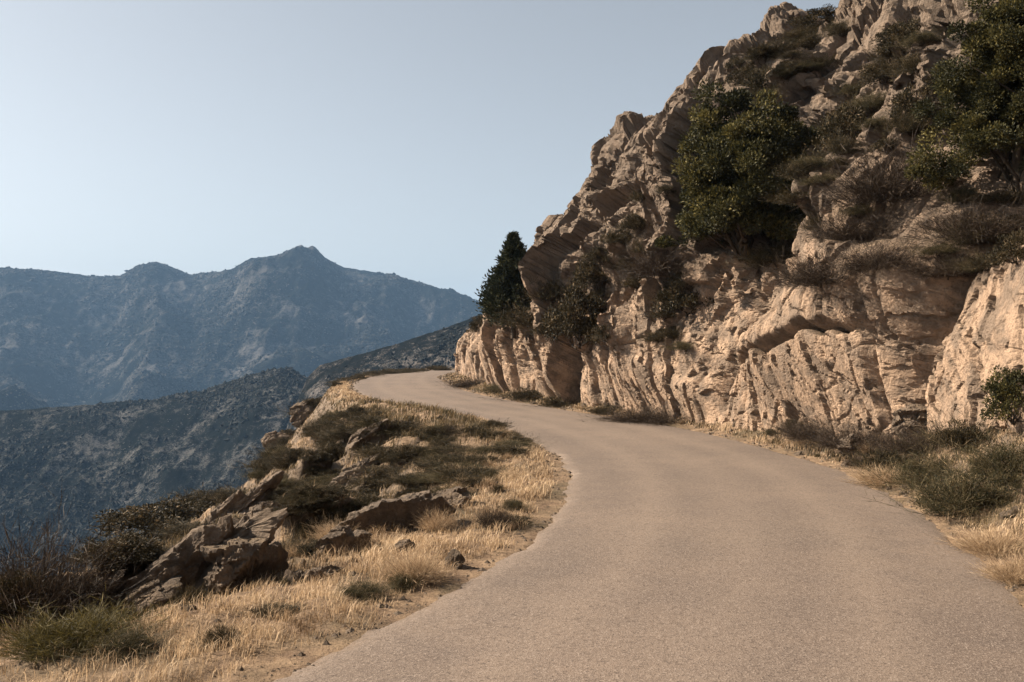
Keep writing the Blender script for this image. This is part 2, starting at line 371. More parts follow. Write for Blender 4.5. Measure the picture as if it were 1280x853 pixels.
# two open bedding cracks across the cut face
zone = sstep(u_of_y(19.6), u_of_y(20.6), U_) * (1 - sstep(u_of_y(26.5), u_of_y(28), U_))
for v0, wd, dp in ((2.0, .08, .7), (4.6, .08, .6)):
    c = V_ - v0 - .10 * (U_ - u_of_y(24)) * (1 if v0 > 3 else -.2) - .28 * fbm(U_ * .8, 0 * U_, v0, 3)
    D = D - zone * dp * np.exp(-(c / wd) ** 2) + zone * (.20 if v0 < 3 else -.25) * sstep(-.05, .1, c) * np.exp(-np.maximum(c, 0) / 2)
D = D * (1 - .8 * led * sstep(4.0, 5.2, V_) * (1 - sstep(8.5, 9.5, V_))) * (1 - .6 * sstep(46, 57, BY) * sstep(2.5, 5, V_)) * (1 - .3 * sstep(56, 66, BY))
D = D * sstep(-.8, .5, V_) * (1 - .35 * sstep(24, 30, V_))
outx, outz = -np.sin(ar), np.cos(ar)
HX = off[None, :] + H + outx * D * .9; ZZ = Z + outz * D * .9
CVX, CVY = bx[None, :] + nx[None, :] * HX, by[None, :] + ny[None, :] * HX
CV = np.stack([CVX, CVY, ZZ], -1)
# weathering along the true normal, so that the walls of the gullies are broken up as well
wall = sstep(.5, 1.6, np.abs(np.gradient(rib, axis=1) / np.gradient(us)[None, :]))
for sc_, am, oc in ((.6, .07, 4), (2.2, .04, 4)):
    am = am * (1 + 2.2 * wall + .8 * sm)
    a_, b_ = np.gradient(CV, axis=0), np.gradient(CV, axis=1); nn = np.cross(b_, a_); nn /= np.linalg.norm(nn, axis=2)[..., None] + 1e-9
    if (nn[:, :, 0] * nx[None, :] + nn[:, :, 1] * ny[None, :]).mean() > 0: nn = -nn
    f_ = ridged(CV[..., 0] * sc_, CV[..., 1] * sc_, CV[..., 2] * sc_ * .8, oc, .55) - .6
    c_ = worley2(CV[..., 0] * sc_ * 1.5 + CV[..., 1] * sc_ * 1.2, CV[..., 2] * sc_ * 1.3 - CV[..., 1] * sc_ * .4, 15)
    CV = CV + nn * (np.clip(rough, .3, 1.1) * am * (f_ * .12 + (c_[2] - .5) * 1.1 + c_[3] * 1.6) * sstep(-.6, .4, V_))[..., None]; CF = grid_faces(len(vs), len(us))
cliff = link('cliff', mesh_np('cliff', CV, CF[:, ::-1], M_CLIFF, False), kind='structure', label='steep tan rock face rising beside the road', category='cliff')

# ------------------------------------------------------------------ far hills
def ridge(name, sil, y0, front, back, amp, scale, mat, label, y_near, y_far, nrow=230, ncol=520, a0=-.72, a1=.25, curve=0., rough=1.):
    a = np.linspace(a0, a1, ncol); px = a * F_PX + CX
    sp = np.array(sil, float); py = np.interp(px, sp[:, 0], sp[:, 1])
    yc = y0 + curve * fbm(a * 5, a * 0, y0 * .01, 3)
    crest = CAM_H + (HOR - py) / F_PX * yc
    w = np.r_[np.linspace(0, 1, int(nrow * .8)) ** .75, 1 + np.linspace(0, 1, nrow - int(nrow * .8) + 1)[1:]]
    w = w[:, None]; Y = np.where(w <= 1, y_near + (yc - y_near) * w, yc + (y_far - yc) * (w - 1)); X = a[None, :] * Y
    dd = Y - yc
    Zr = crest + np.where(dd < 0, dd * front, -dd * back)
    fade = sstep(0, .16, np.abs(w - 1)) * 1.0
    q = 1 / scale
    dis = (ridged(X * q, Y * q * .6, 1.7, 5, .5) - .9) * amp
    Zr = Zr + dis * fade + (fbm(X * q * 6, Y * q * 6, 3.1, 4, .62) * amp * .09 + ridged(X * q * 16, Y * q * 16, 6.1, 3, .6) * amp * .035) * rough * (.45 + .55 * fade)
    return link(name, mesh_np(name, np.stack([X, Y, Zr], -1), grid_faces(nrow, ncol), mat), kind='structure', label=label, category='hill')

M_FAR = far_mat('far_scrub', .05, (.006, .008, .008), (.015, .017, .014), (.135, .13, .125), .865)
M_MID = far_mat('mid_scrub', .16, (.008, .011, .011), (.015, .018, .017), (.15, .146, .14), .865)
M_SPUR = far_mat('rocky_scrub', .2, (.010, .013, .013), (.020, .022, .021), (.2, .18, .165), .86)
ridge('mountain_range', [(-200, 330), (-100, 333), (0, 335), (60, 338), (110, 346), (150, 345), (172, 333), (195, 327), (215, 335), (240, 345), (290, 338),
      (312, 325), (345, 320), (375, 312), (395, 318), (430, 335), (500, 346), (550, 361), (600, 379), (700, 402), (900, 425)],
      3000, .36, .3, 95, 620, M_FAR, 'distant blue mountain range with twin summits', 1100, 4200, nrow=300, ncol=620, curve=250)
ridge('middle_ridge', [(-200, 522), (-100, 518), (0, 514), (100, 507), (190, 500), (250, 490), (310, 470), (350, 462), (385, 474), (430, 505), (520, 540), (900, 600)],
      900, .42, .35, 26, 190, M_MID, 'dark scrubby ridge in the valley below the road', 240, 1250, nrow=300, ncol=560)
ridge('rocky_spur', [(300, 640), (350, 560), (372, 500), (385, 472), (400, 457), (440, 446), (500, 429), (560, 409), (595, 396), (660, 372), (900, 340)],
      620, .5, .4, 12, 120, M_SPUR, 'pale rocky ridge rising behind the far bend', 260, 800, nrow=260, ncol=420, a0=-.30, a1=.20)
m, nt, b = new_mat('valley_floor'); n = N(nt)
n.l(n.ramp(n.noise(n.coord(), .02, 5), [(.35, (.03, .034, .02)), (.7, (.08, .075, .05))]), b.inputs['Base Color'])
vx, vy = np.meshgrid(np.linspace(-6000, 6000, 60), np.linspace(-3000, 9000, 60))
link('valley_floor', mesh_np('valley_floor', np.stack([vx, vy, -380 + 30 * fbm(vx / 900, vy / 900, 0.4, 3)], -1), grid_faces(60, 60), m), kind='structure', label='valley floor far below', category='valley')

# ------------------------------------------------------------------ placing things on the built ground
CT = np.concatenate([GV.reshape(-1, 3), CV.reshape(-1, 3)])
FT = np.concatenate([GF, CF[:, ::-1] + GV.reshape(-1, 3).shape[0]])
BVH = BVHTree.FromPolygons(CT.tolist(), FT.tolist())
def at(px, py):
    for q in range(40):
        h = _at(px, py + 3 * q)
        if h[0] is not None: return h
    return None, None
def _at(px, py):
    d = Vector(((px - CX) / F_PX, 1, -(py - HOR) / F_PX)).normalized()
    h = BVH.ray_cast(Vector((0, 0, CAM_H)), d)
    return h[0], h[1]

def tangent_frame(d):
    a = np.where(np.abs(d[:, 2:3]) < .9, np.array([[0, 0, 1.]]), np.array([[1., 0, 0]]))
    s = np.cross(d, a); s /= np.linalg.norm(s, axis=1)[:, None] + 1e-9
    return s, np.cross(s, d)

def unit(v): return v / (np.linalg.norm(v, axis=1)[:, None] + 1e-9)

def leaves(P, D, ln, wd, rng, lo=.0, hi=1.0, var=None):
    """one folded diamond per leaf"""
    n = len(P); D = unit(D); s, t = tangent_frame(D)
    th = rng.uniform(0, 6.283, n)[:, None]; s = s * np.cos(th) + t * np.sin(th)
    l = (ln * rng.uniform(.6, 1.3, n))[:, None]; w = (wd * rng.uniform(.7, 1.3, n))[:, None]
    up = np.cross(s, D) * w * .35
    V = np.stack([P, P + D * l * .5 + s * w * .5 + up, P + D * l, P + D * l * .5 - s * w * .5 + up], 1).reshape(-1, 3)
    F = np.arange(4 * n).reshape(n, 4)
    v = rng.uniform(lo, hi, n) if var is None else var
    return V, F, np.repeat(v, 4)

def tube(pts, rad, sides=6):
    pts = np.asarray(pts, float); n = len(pts); d = unit(np.gradient(pts, axis=0)); s, t = tangent_frame(d)
    a = np.linspace(0, 6.2832, sides, endpoint=False)
    V = (pts[:, None] + (s[:, None] * np.cos(a)[None, :, None] + t[:, None] * np.sin(a)[None, :, None]) * np.asarray(rad)[:, None, None]).reshape(-1, 3)
    F = [[i * sides + j, i * sides + (j + 1) % sides, (i + 1) * sides + (j + 1) % sides, (i + 1) * sides + j] for i in range(n - 1) for j in range(sides)]
    return V, np.array(F)

def merge(parts):
    V, F, A, o = [], [], [], 0
    for p in parts:
        V.append(p[0]); F.append(p[1] + o); o += len(p[0]); A.append(p[2] if len(p) > 2 else np.full(len(p[0]), .5))
    return np.concatenate(V), np.concatenate(F), np.concatenate(A)

def limb(a, b, r0, r1, rng, n=7, wig=.08):
    t = np.linspace(0, 1, n)[:, None]; a, b = np.array(a, float), np.array(b, float)
    p = a * (1 - t) + b * t + rng.normal(size=(n, 3)) * wig * np.linalg.norm(b - a) * np.sin(np.pi * t)
    return tube(p, np.linspace(r0, r1, n))

def bush_mesh(seed, rx, rz, clumps, per, ln, wd, squash=1.0, clump_r=.24, base=.0, fill=.5, up=.35, rag=.38):
    """a lumpy crown of leaf clumps over forked stems; returns foliage and stem arrays"""
    rng = np.random.default_rng(seed)
    d = unit(rng.normal(size=(clumps, 3))); d[:, 2] = np.abs(d[:, 2]) * 1.0 - .25 * rng.random(clumps)
    lump = 1 + rag * fbm(d[:, 0] * 1.6 + seed, d[:, 1] * 1.6, d[:, 2] * 1.6, 3)
    r = lump * (fill + (1 - fill) * rng.random(clumps) ** .6)
    c = d * r[:, None] * np.array([rx, rx * squash, rz]); c[:, 2] += base + .22 * rz
    parts = []
    tone = np.clip(.42 + .22 * rng.normal(size=clumps), .05, .9)
    for i in range(clumps):
        k = int(per * rng.uniform(.5, 1.4)); cr = clump_r * rx * rng.uniform(.6, 1.35)
        q = unit(rng.normal(size=(k, 3))) * (rng.random(k) ** .45)[:, None]
        P = c[i] + q * cr * np.array([1, 1, .75]); P[:, 2] = np.maximum(P[:, 2], .01)
        D = q + unit(rng.normal(size=(k, 3))) * .8 + np.array([0, 0, up]) + d[i] * .4
        parts.append(leaves(P, D, ln, wd, rng, var=np.clip(tone[i] + .25 * rng.normal(size=k), 0, 1)))
    stems = []
    for i in rng.choice(clumps, min(clumps, 16), replace=False):
        stems.append(limb(rng.normal(size=3) * [.05 * rx, .05 * rx, 0] - [0, 0, .1 * rz], c[i], .028 * rx, .008 * rx, rng))
    return merge(parts), merge(stems)

def brush_mesh(seed, rx, h, n, wd, spread=.9, sub=3, up=1.0, sec=.5):
    """thin upright or radiating sprays from a few crowns: heath, broom and bare brush"""
    rng = np.random.default_rng(seed); parts = []
    root = rng.normal(size=(n, 3)) * [rx * .38, rx * .38, 0]
    lump = .65 + .6 * (fbm(root[:, 0] * 2.2 / rx + seed, root[:, 1] * 2.2 / rx, 0 * root[:, 0], 2) + .4)
    d = unit(rng.normal(size=(n, 3)) * [spread, spread, .3] + np.stack([root[:, 0] / rx, root[:, 1] / rx, np.full(n, up)], 1))
    L = h * lump * rng.uniform(.5, 1.15, n)
    tone = np.clip(rng.normal(.4, .2, n), 0, 1)
    parts.append(leaves(root, d, L, np.full(n, wd), rng, var=tone))
    for _ in range(sub):
        f = rng.uniform(.3, .95, n)[:, None]; p = root + d * L[:, None] * f
        dd = d + rng.normal(size=(n, 3)) * sec
        parts.append(leaves(p, dd, L * rng.uniform(.18, .4, n), np.full(n, wd), rng, var=np.clip(tone + rng.normal(size=n) * .22 + .1, 0, 1)))
    V, F, A = merge(parts); V[:, 2] = np.maximum(V[:, 2], -.06)
    rng2 = np.random.default_rng(seed + 99)
    st = merge([limb(rng2.normal(size=3) * [rx * .1, rx * .1, 0] - [0, 0, .05], rng2.normal(size=3) * [rx * .4, rx * .4, 0] + [0, 0, h * .6], .02 * h, .005 * h, rng2) for _ in range(5)])
    return (V, F, A), st

def plant(proto, name, label, cat, loc, rot, sc, group=None, parts=('foliage', 'stem')):
    e = bpy.data.objects.new(name, None); C.objects.link(e); e.empty_display_size = .2
    e.location = loc; e.rotation_euler = (0, 0, rot); e.scale = sc if hasattr(sc, '__len__') else (sc,) * 3
    e['label'] = label; e['category'] = cat
    if group: e['group'] = group
    for me, pn in zip(proto, parts): link(pn, me, e)
    return e

def proto(name, pair, leaf, stem=None):
    (V, F, A), (V2, F2, A2) = pair
    return (mesh_np(name + '_foliage', V, F, leaf, False, {'var': A}), mesh_np(name + '_stem', V2, F2, stem or M_BARK, True))

# unit-height prototypes of the small plants
LEAFY = [proto('shrub', bush_mesh(20 + i, .55, .72, 70, 95, .055, .03), M_GREEN) for i in range(3)]
DARK = [proto('dark_shrub', bush_mesh(40 + i, .62, .66, 64, 110, .06, .022, fill=.4), M_HEATH) for i in range(3)]
def heath(i):
    a, st = bush_mesh(60 + i, .6, .62, 80, 85, .05, .017, fill=.35, up=.7); c, _ = brush_mesh(160 + i, .7, .9, 260, .011, .7, 5, .9)
    return merge([a, c]), st
HEATH = [proto('heath', heath(i), M_HEATH) for i in range(4)]
TWIG = [proto('brush', brush_mesh(80 + i, .7, .95, 800, .008, .95, 8, .8, .75), M_TWIG) for i in range(3)]
def sage(i):
    a, st = bush_mesh(100 + i, .55, .55, 110, 130, .036, .011, fill=.35, up=.8); c, _ = brush_mesh(170 + i, .65, .85, 240, .006, .7, 11, .9, .8)
    return merge([a, c]), st
SAGE = [proto('sage', sage(i), M_SAGE) for i in range(3)]
YELL = [proto('broom', brush_mesh(120 + i, .7, .9, 1100, .010, .6, 10, 1.0, .65), M_YELL) for i in range(1)]
DRYT = [proto('tuft', brush_mesh(140 + i, .55, 1.0, 1800, .008, .85, 2, .9, .35), M_DRY) for i in range(3)]

KIND = {'leafy': LEAFY, 'dark': DARK, 'heath': HEATH, 'twig': TWIG, 'sage': SAGE, 'yellow': YELL, 'tuft': DRYT}
_cnt = [0]
def put(kind, px, py, wpx, hpx, name, label, cat, group=None, sink=.06, lean=.0, var=None):
    p, nrm = at(px, py)
    if p is None: return None
    d = p.y; w, h = wpx / F_PX * d, hpx / F_PX * d; _cnt[0] += 1
    pr = KIND[kind]; pr = pr[(_cnt[0] if var is None else var) % len(pr)]
    return plant(pr, name, label, cat, p - Vector((0, 0, sink * h)) - nrm * lean * w, _cnt[0] * 2.4, (w / 1.15, w / 1.15, h), group)

# ---- trees
def big_tree(name, label, px, py, rx_px, h_px, seed, clumps, per, leaf_m, push=.25, squash=.8, leaf=M_GREEN):
    p, nrm = at(px, py); d = p.y; rx, h = rx_px / F_PX * d, h_px / F_PX * d
    (fol, stem) = bush_mesh(seed, rx, h * .66, clumps, per, leaf_m, leaf_m * .55, squash, .16, h * .0, .4, .35, .62)
    rng = np.random.default_rng(seed + 3)
    tr = merge([(*limb((0, 0, -.5), (0, 0, h * .45), .05 * rx + .05, .02 * rx, rng, 9, .03), np.zeros(54)), stem])
    e = bpy.data.objects.new(name, None); C.objects.link(e); e.location = p + nrm * rx * push - Vector((0, 0, .1))
    e['label'] = label; e['category'] = 'tree'
    link('crown', mesh_np('crown', *fol[:2], leaf, False, {'var': fol[2]}), e); link('trunk', mesh_np('trunk', *tr[:2], M_BARK), e)
    return e

big_tree('evergreen_tree', 'large rounded evergreen tree growing from the middle of the rock face', 930, 305, 96, 235, 301, 380, 330, .115, .12)
big_tree('evergreen_tree', 'tall leafy tree at the top corner of the cliff with sunlit yellow green leaves', 1268, 238, 92, 430, 302, 460, 320, .066, .2)

def conifer(px, py, hpx, wpx):
    p, nrm = at(px, py); d = p.y; h, w = hpx / F_PX * d, wpx / F_PX * d * .5; p = p + Vector((-.1, -1.3, -.5))
    rng = np.random.default_rng(11); parts, br = [], []
    br.append(limb((0, 0, -.6), (0, 0, h * .97), .16, .02, rng, 10, .006))
    for z in np.linspace(.03, .985, 44):
        for a in rng.uniform(0, 6.283, rng.integers(6, 10)):
            t = (1 - z); R = w * (t ** .95 * 1.12 + .02) * rng.uniform(.62, 1.12)
            if z < .12: R *= .8
            o = np.array([0, 0, z * h]); tip = o + np.array([math.cos(a) * R, math.sin(a) * R, R * rng.uniform(.1, .4)])
            if R > .5: br.append(limb(o, tip, .035, .01, rng, 4, .03))
            k = int(48 * R + 18); f = rng.random(k) ** .45
            P = o + (tip - o) * f[:, None] + rng.normal(size=(k, 3)) * (.03 + .07 * R)
            D = unit(np.tile(tip - o, (k, 1))) + rng.normal(size=(k, 3)) * .55 + [0, 0, .45]
            tone = np.clip(rng.normal(.42, .2), 0, 1)
            parts.append(leaves(P, D, .24, .085, rng, var=np.clip(tone + rng.normal(size=k) * .18, 0, 1)))
    e = bpy.data.objects.new('conifer_tree', None); C.objects.link(e); e.location = p - Vector((0, 0, .15))
    e['label'] = 'dark conical conifer standing alone at the far end of the cliff'; e['category'] = 'tree'
    f = merge(parts); t = merge(br)
    link('crown', mesh_np('crown', *f[:2], M_PINE, False, {'var': f[2]}), e); link('trunk', mesh_np('trunk', *t[:2], M_BARK), e)
conifer(644, 394, 112, 84)

# ---- shrubs on the cliff
SH = [  # kind, px, py(base), width, height, name, label
    ('dark', 722, 420, 78, 92, 'shrub', 'dark shrub in the gully between conifer and large evergreen'),
    ('dark', 745, 350, 52, 56, 'shrub', 'small dark shrub high in the gully above the darker gully shrub'),
    ('dark', 855, 385, 76, 70, 'shrub', 'brown green shrub in the cleft below the large evergreen tree'),
    ('twig', 835, 340, 60, 50, 'dry_shrub', 'thin dry shrub just left below the large evergreen tree'),
    ('dark', 1062, 182, 84, 78, 'shrub', 'dark shrub in a hollow high on the cliff right of the large evergreen'),
    ('twig', 1115, 245, 90, 76, 'dry_shrub', 'large bare brown brush in the slanting hollow left of the tall corner tree'),
    ('twig', 1075, 300, 70, 48, 'dry_shrub', 'bare brown brush below the largest brown brush on the cliff'),
    ('twig', 1030, 350, 80, 50, 'dry_shrub', 'dry brown brush on the ledge above the smooth cut rock face'),
    ('heath', 975, 325, 56, 44, 'shrub', 'low brown heath on the rock lip above the cracked cut face'),
    ('twig', 1238, 298, 90, 60, 'dry_shrub', 'dry brown brush hanging beneath the tall corner tree'),
    ('dark', 1272, 320, 60, 60, 'shrub', 'dark shrub at the picture edge beside the dry hanging brush'),
    ('dark', 1128, 62, 64, 52, 'shrub', 'dark shrub near the top of the cliff left of the corner tree'),
    ('dark', 1180, 120, 60, 60, 'shrub', 'dark shrub tucked against the left side of the corner tree'),
    ('dark', 1000, 60, 46, 22, 'shrub', 'brown heath along the upper skyline of the cliff'),
    ('dark', 960, 112, 60, 50, 'shrub', 'dark shrub behind the top of the large evergreen tree'),
    ('dark', 1030, 28, 60, 26, 'shrub', 'dark shrub highest on the skyline at the top of the picture'),
    ('dark', 1012, 42, 50, 24, 'shrub', 'dark shrub on the skyline second from the top of the picture'),
    ('dark', 935, 100, 50, 30, 'shrub', 'olive shrub just above the crown of the large evergreen tree'),
    ('dark', 1150, 150, 70, 60, 'shrub', 'dark shrub above the largest bare brown brush'),
    ('dark', 1105, 100, 60, 44, 'shrub', 'dark shrub on the steep rock above the hollow'),
    ('heath', 780, 300, 40, 30, 'shrub', 'olive heath on the rib left of the large evergreen tree'),
    ('heath', 690, 420, 44, 30, 'shrub', 'low heath at the mouth of the gully right of the conifer'),
    ('twig', 1100, 330, 60, 44, 'dry_shrub', 'thin brown brush above the dark crack'),
    ('dark', 922, 84, 30, 22, 'shrub', 'small round shrub standing on the skyline boulder'),
    ('dark', 955, 76, 44, 26, 'shrub', 'flat dark shrub on the skyline right of the round one'),
    ('dark', 985, 92, 46, 26, 'shrub', 'olive heath below the skyline shrubs'),
    ('dark', 598, 412, 26, 30, 'shrub', 'small shrub below left of the conifer at the cliff end'),
    ('heath', 655, 405, 50, 34, 'shrub', 'brown heath at the foot of the conifer'),
    ('heath', 690, 372, 40, 40, 'shrub', 'dark heath in the cleft right of the conifer'),
    ('twig', 1190, 345, 60, 40, 'dry_shrub', 'thin dry brush on the rib right of the dark crack'),
]
for q in SH: put(q[0], *q[1:5], q[5], q[6], 'shrub', sink=.12, lean=.08)
# ---- scrub at the foot of the cliff, right of the road
SR = [
    ('sage', 1215, 640, 120, 80, 'shrub', 'largest grey green shrub beside the right bend of the road'),
    ('sage', 1262, 600, 100, 84, 'shrub', 'tall grey green shrub behind the largest roadside shrub'),
    ('sage', 1160, 605, 74, 62, 'shrub', 'grey green shrub at left end of the right roadside scrub'),
    ('heath', 1110, 590, 60, 44, 'shrub', 'brown green shrub left of the grey green roadside scrub'),
    ('leafy', 1268, 520, 70, 80, 'shrub', 'leafy green shrub against the rock at the right edge of the picture'),
    ('heath', 1205, 560, 66, 50, 'shrub', 'dark brown shrub against the rock above the roadside scrub'),
    ('twig', 1150, 565, 60, 40, 'dry_shrub', 'dry brown brush at the foot of the right rock rib'),
    ('twig', 1080, 560, 70, 36, 'dry_shrub', 'dry brown brush below the dark crack of the cliff'),
    ('twig', 1020, 548, 56, 30, 'dry_shrub', 'low dry brush under the smooth block of the cut face'),
    ('heath', 1000, 540, 36, 24, 'shrub', 'low dark shrub at the foot of the cut face'),
    ('tuft', 1246, 690, 58, 34, 'grass_tuft', 'golden grass tuft at the road edge below the grey green shrubs'),
    ('tuft', 1272, 726, 50, 32, 'grass_tuft', 'golden grass tuft lowest at the right edge of the road'),
    ('tuft', 1105, 606, 48, 26, 'grass_tuft', 'golden grass tuft at the road edge before the scrub'),
    ('heath', 660, 500, 50, 22, 'shrub', 'low brown green shrub at the cliff foot by the far bend'),
    ('heath', 700, 508, 44, 22, 'shrub', 'low brown green shrub at the cliff foot right of the far bend'),
    ('sage', 620, 490, 36, 16, 'shrub', 'small grey green shrub on the inner verge of the far bend'),
    ('twig', 590, 484, 34, 16, 'dry_shrub', 'low dry brush at the cliff corner on the far bend'),
    ('twig', 810, 528, 70, 24, 'dry_shrub', 'low dry brush at the cliff foot in the middle of the road'),
    ('heath', 760, 517, 40, 18, 'shrub', 'low dark shrub at the cliff foot left of the low dry brush'),
]
for q in SR: put(q[0], *q[1:5], q[5], q[6], 'grass' if q[0] == 'tuft' else 'shrub')
# ---- left hillside
SL = [
    ('twig', 36, 770, 110, 130, 'dry_shrub', 'dark bare branched bush at the left edge of the picture'),
    ('dark', 16, 786, 96, 104, 'shrub', 'dark shrub under the bare branched bush at the left edge'),
    ('dark', 200, 668, 130, 62, 'shrub', 'broad dark shrub on the hillside skyline above the long rock slabs'),
    ('dark', 150, 700, 100, 50, 'shrub', 'dark shrub lower on the skyline left of the broad one'),
    ('heath', 262, 632, 70, 36, 'shrub', 'brown heath on the skyline right of the broad dark shrub'),
    ('yellow', 96, 806, 96, 46, 'shrub', 'yellow green bush in the grass at the lower left corner'),
    ('sage', 158, 812, 74, 38, 'shrub', 'grey green bush right of the yellow green bush'),
    ('heath', 640, 655, 44, 16, 'shrub', 'small dark plant on the dry verge near the road edge'),
    ('heath', 345, 768, 56, 18, 'shrub', 'small flat dark plant in the dry grass of the near verge'),
    ('heath', 275, 806, 36, 34, 'shrub', 'small dark clump at the edge of the near verge'),
    ('sage', 455, 745, 56, 30, 'shrub', 'small green clump in dry grass below the dark ledge rock'),
    ('heath', 590, 600, 70, 26, 'shrub', 'dark heath patch at the head of the golden verge'),
]
for q in SL: put(q[0], *q[1:5], q[5], q[6], 'shrub')
# heath cover of the knoll and the far nose: single plants, all alike
rng = np.random.default_rng(5)
polys = [([(470, 540), (560, 518), (630, 532), (655, 560), (600, 590), (520, 610), (430, 640), (440, 590)], 50, (26, 50), (10, 19), 'knoll'),
         ([(360, 640), (350, 590), (400, 530), (460, 512), (480, 520), (420, 590), (400, 650)], 52, (22, 42), (10, 20), 'nose'),
         ([(320, 600), (345, 560), (385, 495), (400, 500), (360, 570), (345, 610)], 12, (24, 40), (16, 26), 'nose'),
         ([(430, 640), (520, 600), (600, 575), (645, 560), (655, 575), (560, 630), (500, 640), (420, 690)], 24, (24, 46), (10, 20), 'brow'),
         ([(335, 620), (420, 600), (415, 690), (355, 705)], 20, (30, 52), (12, 24), 'brow'),
         ([(60, 760), (180, 700), (230, 700), (150, 790), (60, 830), (5, 830)], 18, (36, 60), (14, 26), 'down'),
         ([(880, 330), (1000, 150), (1040, 70), (1160, 40), (1165, 140), (1110, 270), (1040, 340), (960, 340)], 30, (26, 52), (18, 34), 'gully'),
         ([(690, 420), (715, 330), (790, 240), (840, 215), (835, 310), (760, 430)], 16, (20, 40), (16, 30), 'gully'),
         ([(905, 90), (1040, 22), (1070, 60), (960, 125)], 14, (24, 46), (12, 24), 'gully'),
         ([(800, 420), (850, 330), (880, 330), (862, 440)], 8, (22, 40), (16, 26), 'gully'),
         ([(1170, 330), (1200, 250), (1278, 250), (1278, 340), (1210, 360)], 9, (36, 60), (22, 38), 'gully'),
         ([(420, 470), (470, 464), (560, 461), (560, 463), (480, 467), (425, 477)], 22, (14, 26), (5, 9), 'rim'),
         ([(90, 720), (200, 670), (320, 600), (330, 620), (230, 690), (120, 745)], 18, (34, 60), (12, 22), 'down')]
def inside(px, py, poly):
    c = False; j = len(poly) - 1
    for i in range(len(poly)):
        (xi, yi), (xj, yj) = poly[i], poly[j]
        if (yi > py) != (yj > py) and px < (xj - xi) * (py - yi) / (yj - yi) + xi: c = not c
        j = i
    return c
TXT = {'gully': 'low dark scrub clump rooted in the gullies of the rock face', 'brow': 'low brown heath clump between the outcrops and the heath knoll', 'knoll': 'low olive heath clump among the dense scrub on the roadside knoll', 'nose': 'low dark scrub clump on the steep bank below the far bend',
       'rim': 'tiny dark scrub clump on the outer rim of the far bend', 'down': 'low brown scrub clump along the falling hillside skyline'}
for poly, n_, wr_, hr_, key in polys:
    xs_, ys_ = zip(*poly); made = 0
    while made < n_:
        px, py = rng.uniform(min(xs_), max(xs_)), rng.uniform(min(ys_), max(ys_))
        if not inside(px, py, poly): continue
        kd = rng.choice(['heath', 'dark', 'heath', 'sage'] if key != 'rim' else ['heath', 'dark'])
        put(kd, px, py, rng.uniform(*wr_), rng.uniform(*hr_), 'scrub_clump', TXT[key], 'shrub', TXT[key]); made += 1

# ---- rocks
def ico(n):
    import bmesh
    bm = bmesh.new(); bmesh.ops.create_icosphere(bm, subdivisions=n, radius=1); bm.verts.ensure_lookup_table()
    V = np.array([v.co[:] for v in bm.verts]); F = np.array([[v.index for v in f.verts] for f in bm.faces]); bm.free(); return V, F
ICO6, ICO4 = ico(6), ico(4)
def rock_mesh(seed, size, rot, cut=None, ic=None):
    """an angular stone: random cutting planes, a broken face, bedding grooves along its length, weathering"""
    V, F = ic or ICO6; rng = np.random.default_rng(seed)
    nrm = unit(rng.normal(size=(22, 3))); dd = rng.uniform(.66, 1.0, 22)
    R = np.array(Matrix.Rotation(math.radians(rot[2]), 3, 'Z') @ Matrix.Rotation(math.radians(rot[1]), 3, 'Y') @ Matrix.Rotation(math.radians(rot[0]), 3, 'X'))
    if cut:      # one clean broken face: a plane given in the world, brought into the stone's own proportions
        m_ = np.array(size) * (R.T @ np.array(cut[:3])); k_ = np.linalg.norm(m_)
        nrm = np.vstack([nrm, m_ / k_]); dd = np.append(dd, max(cut[3], .12))
    c = V @ nrm.T; r = np.min(np.where(c > .05, dd / np.maximum(c, .05), 9), 1)
    U = V * np.minimum(r, 1.25)[:, None]; P = U * np.array(size); s = float(np.mean(size)); q = P / s + seed * 3.1
    w1 = worley2(q[:, 0] * .9 + q[:, 1] * .5, q[:, 2] * 2.6 + q[:, 1] * .6, 4); w2 = worley2(q[:, 0] * 2.6 + q[:, 1] * 1.9, q[:, 2] * 5 - q[:, 1] * 1.2, 6)
    w3 = worley2(q[:, 0] * 7 - q[:, 1] * 3, q[:, 2] * 8 + q[:, 1] * 6, 8)
    bed = ridged(q[:, 0] * .3, q[:, 1] * 1.0, q[:, 2] * 3.0, 4, .55); w = fbm(q[:, 0] * 3, q[:, 1] * 3, q[:, 2] * 3, 5, .6)
    nv = unit(V / np.array(size))
    P = P + nv * (((w1[2] - .5) * .30 + w1[3] * .45 + (w2[2] - .5) * .08 + w2[3] * .14 + (w3[2] - .5) * .04 + w3[3] * .07 + bed * .015 + w * .035) * s)[:, None]
    P = P @ R.T
    return P, F

def put_rock(px, py, size_px, seed, label, rot=(0, 0, 0), name='boulder', depth=.0, group=None, ic=None, up=.2, cut=None):
    p, nrm = at(px, py); k = p.y / F_PX; size = [a * k * .5 for a in size_px]
    P, F = rock_mesh(seed, size, rot, cut, ic)
    o = link(name, mesh_np(name, P, F, M_ROCK, False), None, label=label, category='rock')
    if group: o['group'] = group
    o.location = p + Vector((0, depth, size[2] * up)); return o
R35 = 36
put_rock(205, 742, (270, 70, 80), 31, 'long jagged rock rib running down the left hillside to the dry grass', (6, -R35 - 2, 6), up=.0)
put_rock(316, 728, (112, 90, 190), 44, 'upright rock outcrop with a dark shaded face above the dry grass', (0, -30, 8), up=-.12, cut=(.74, -.62, -.25, .05))
put_rock(215, 735, (190, 80, 52), 4, 'long tilted rock slab leading down from the dark faced outcrop', (0, -R35, 15))
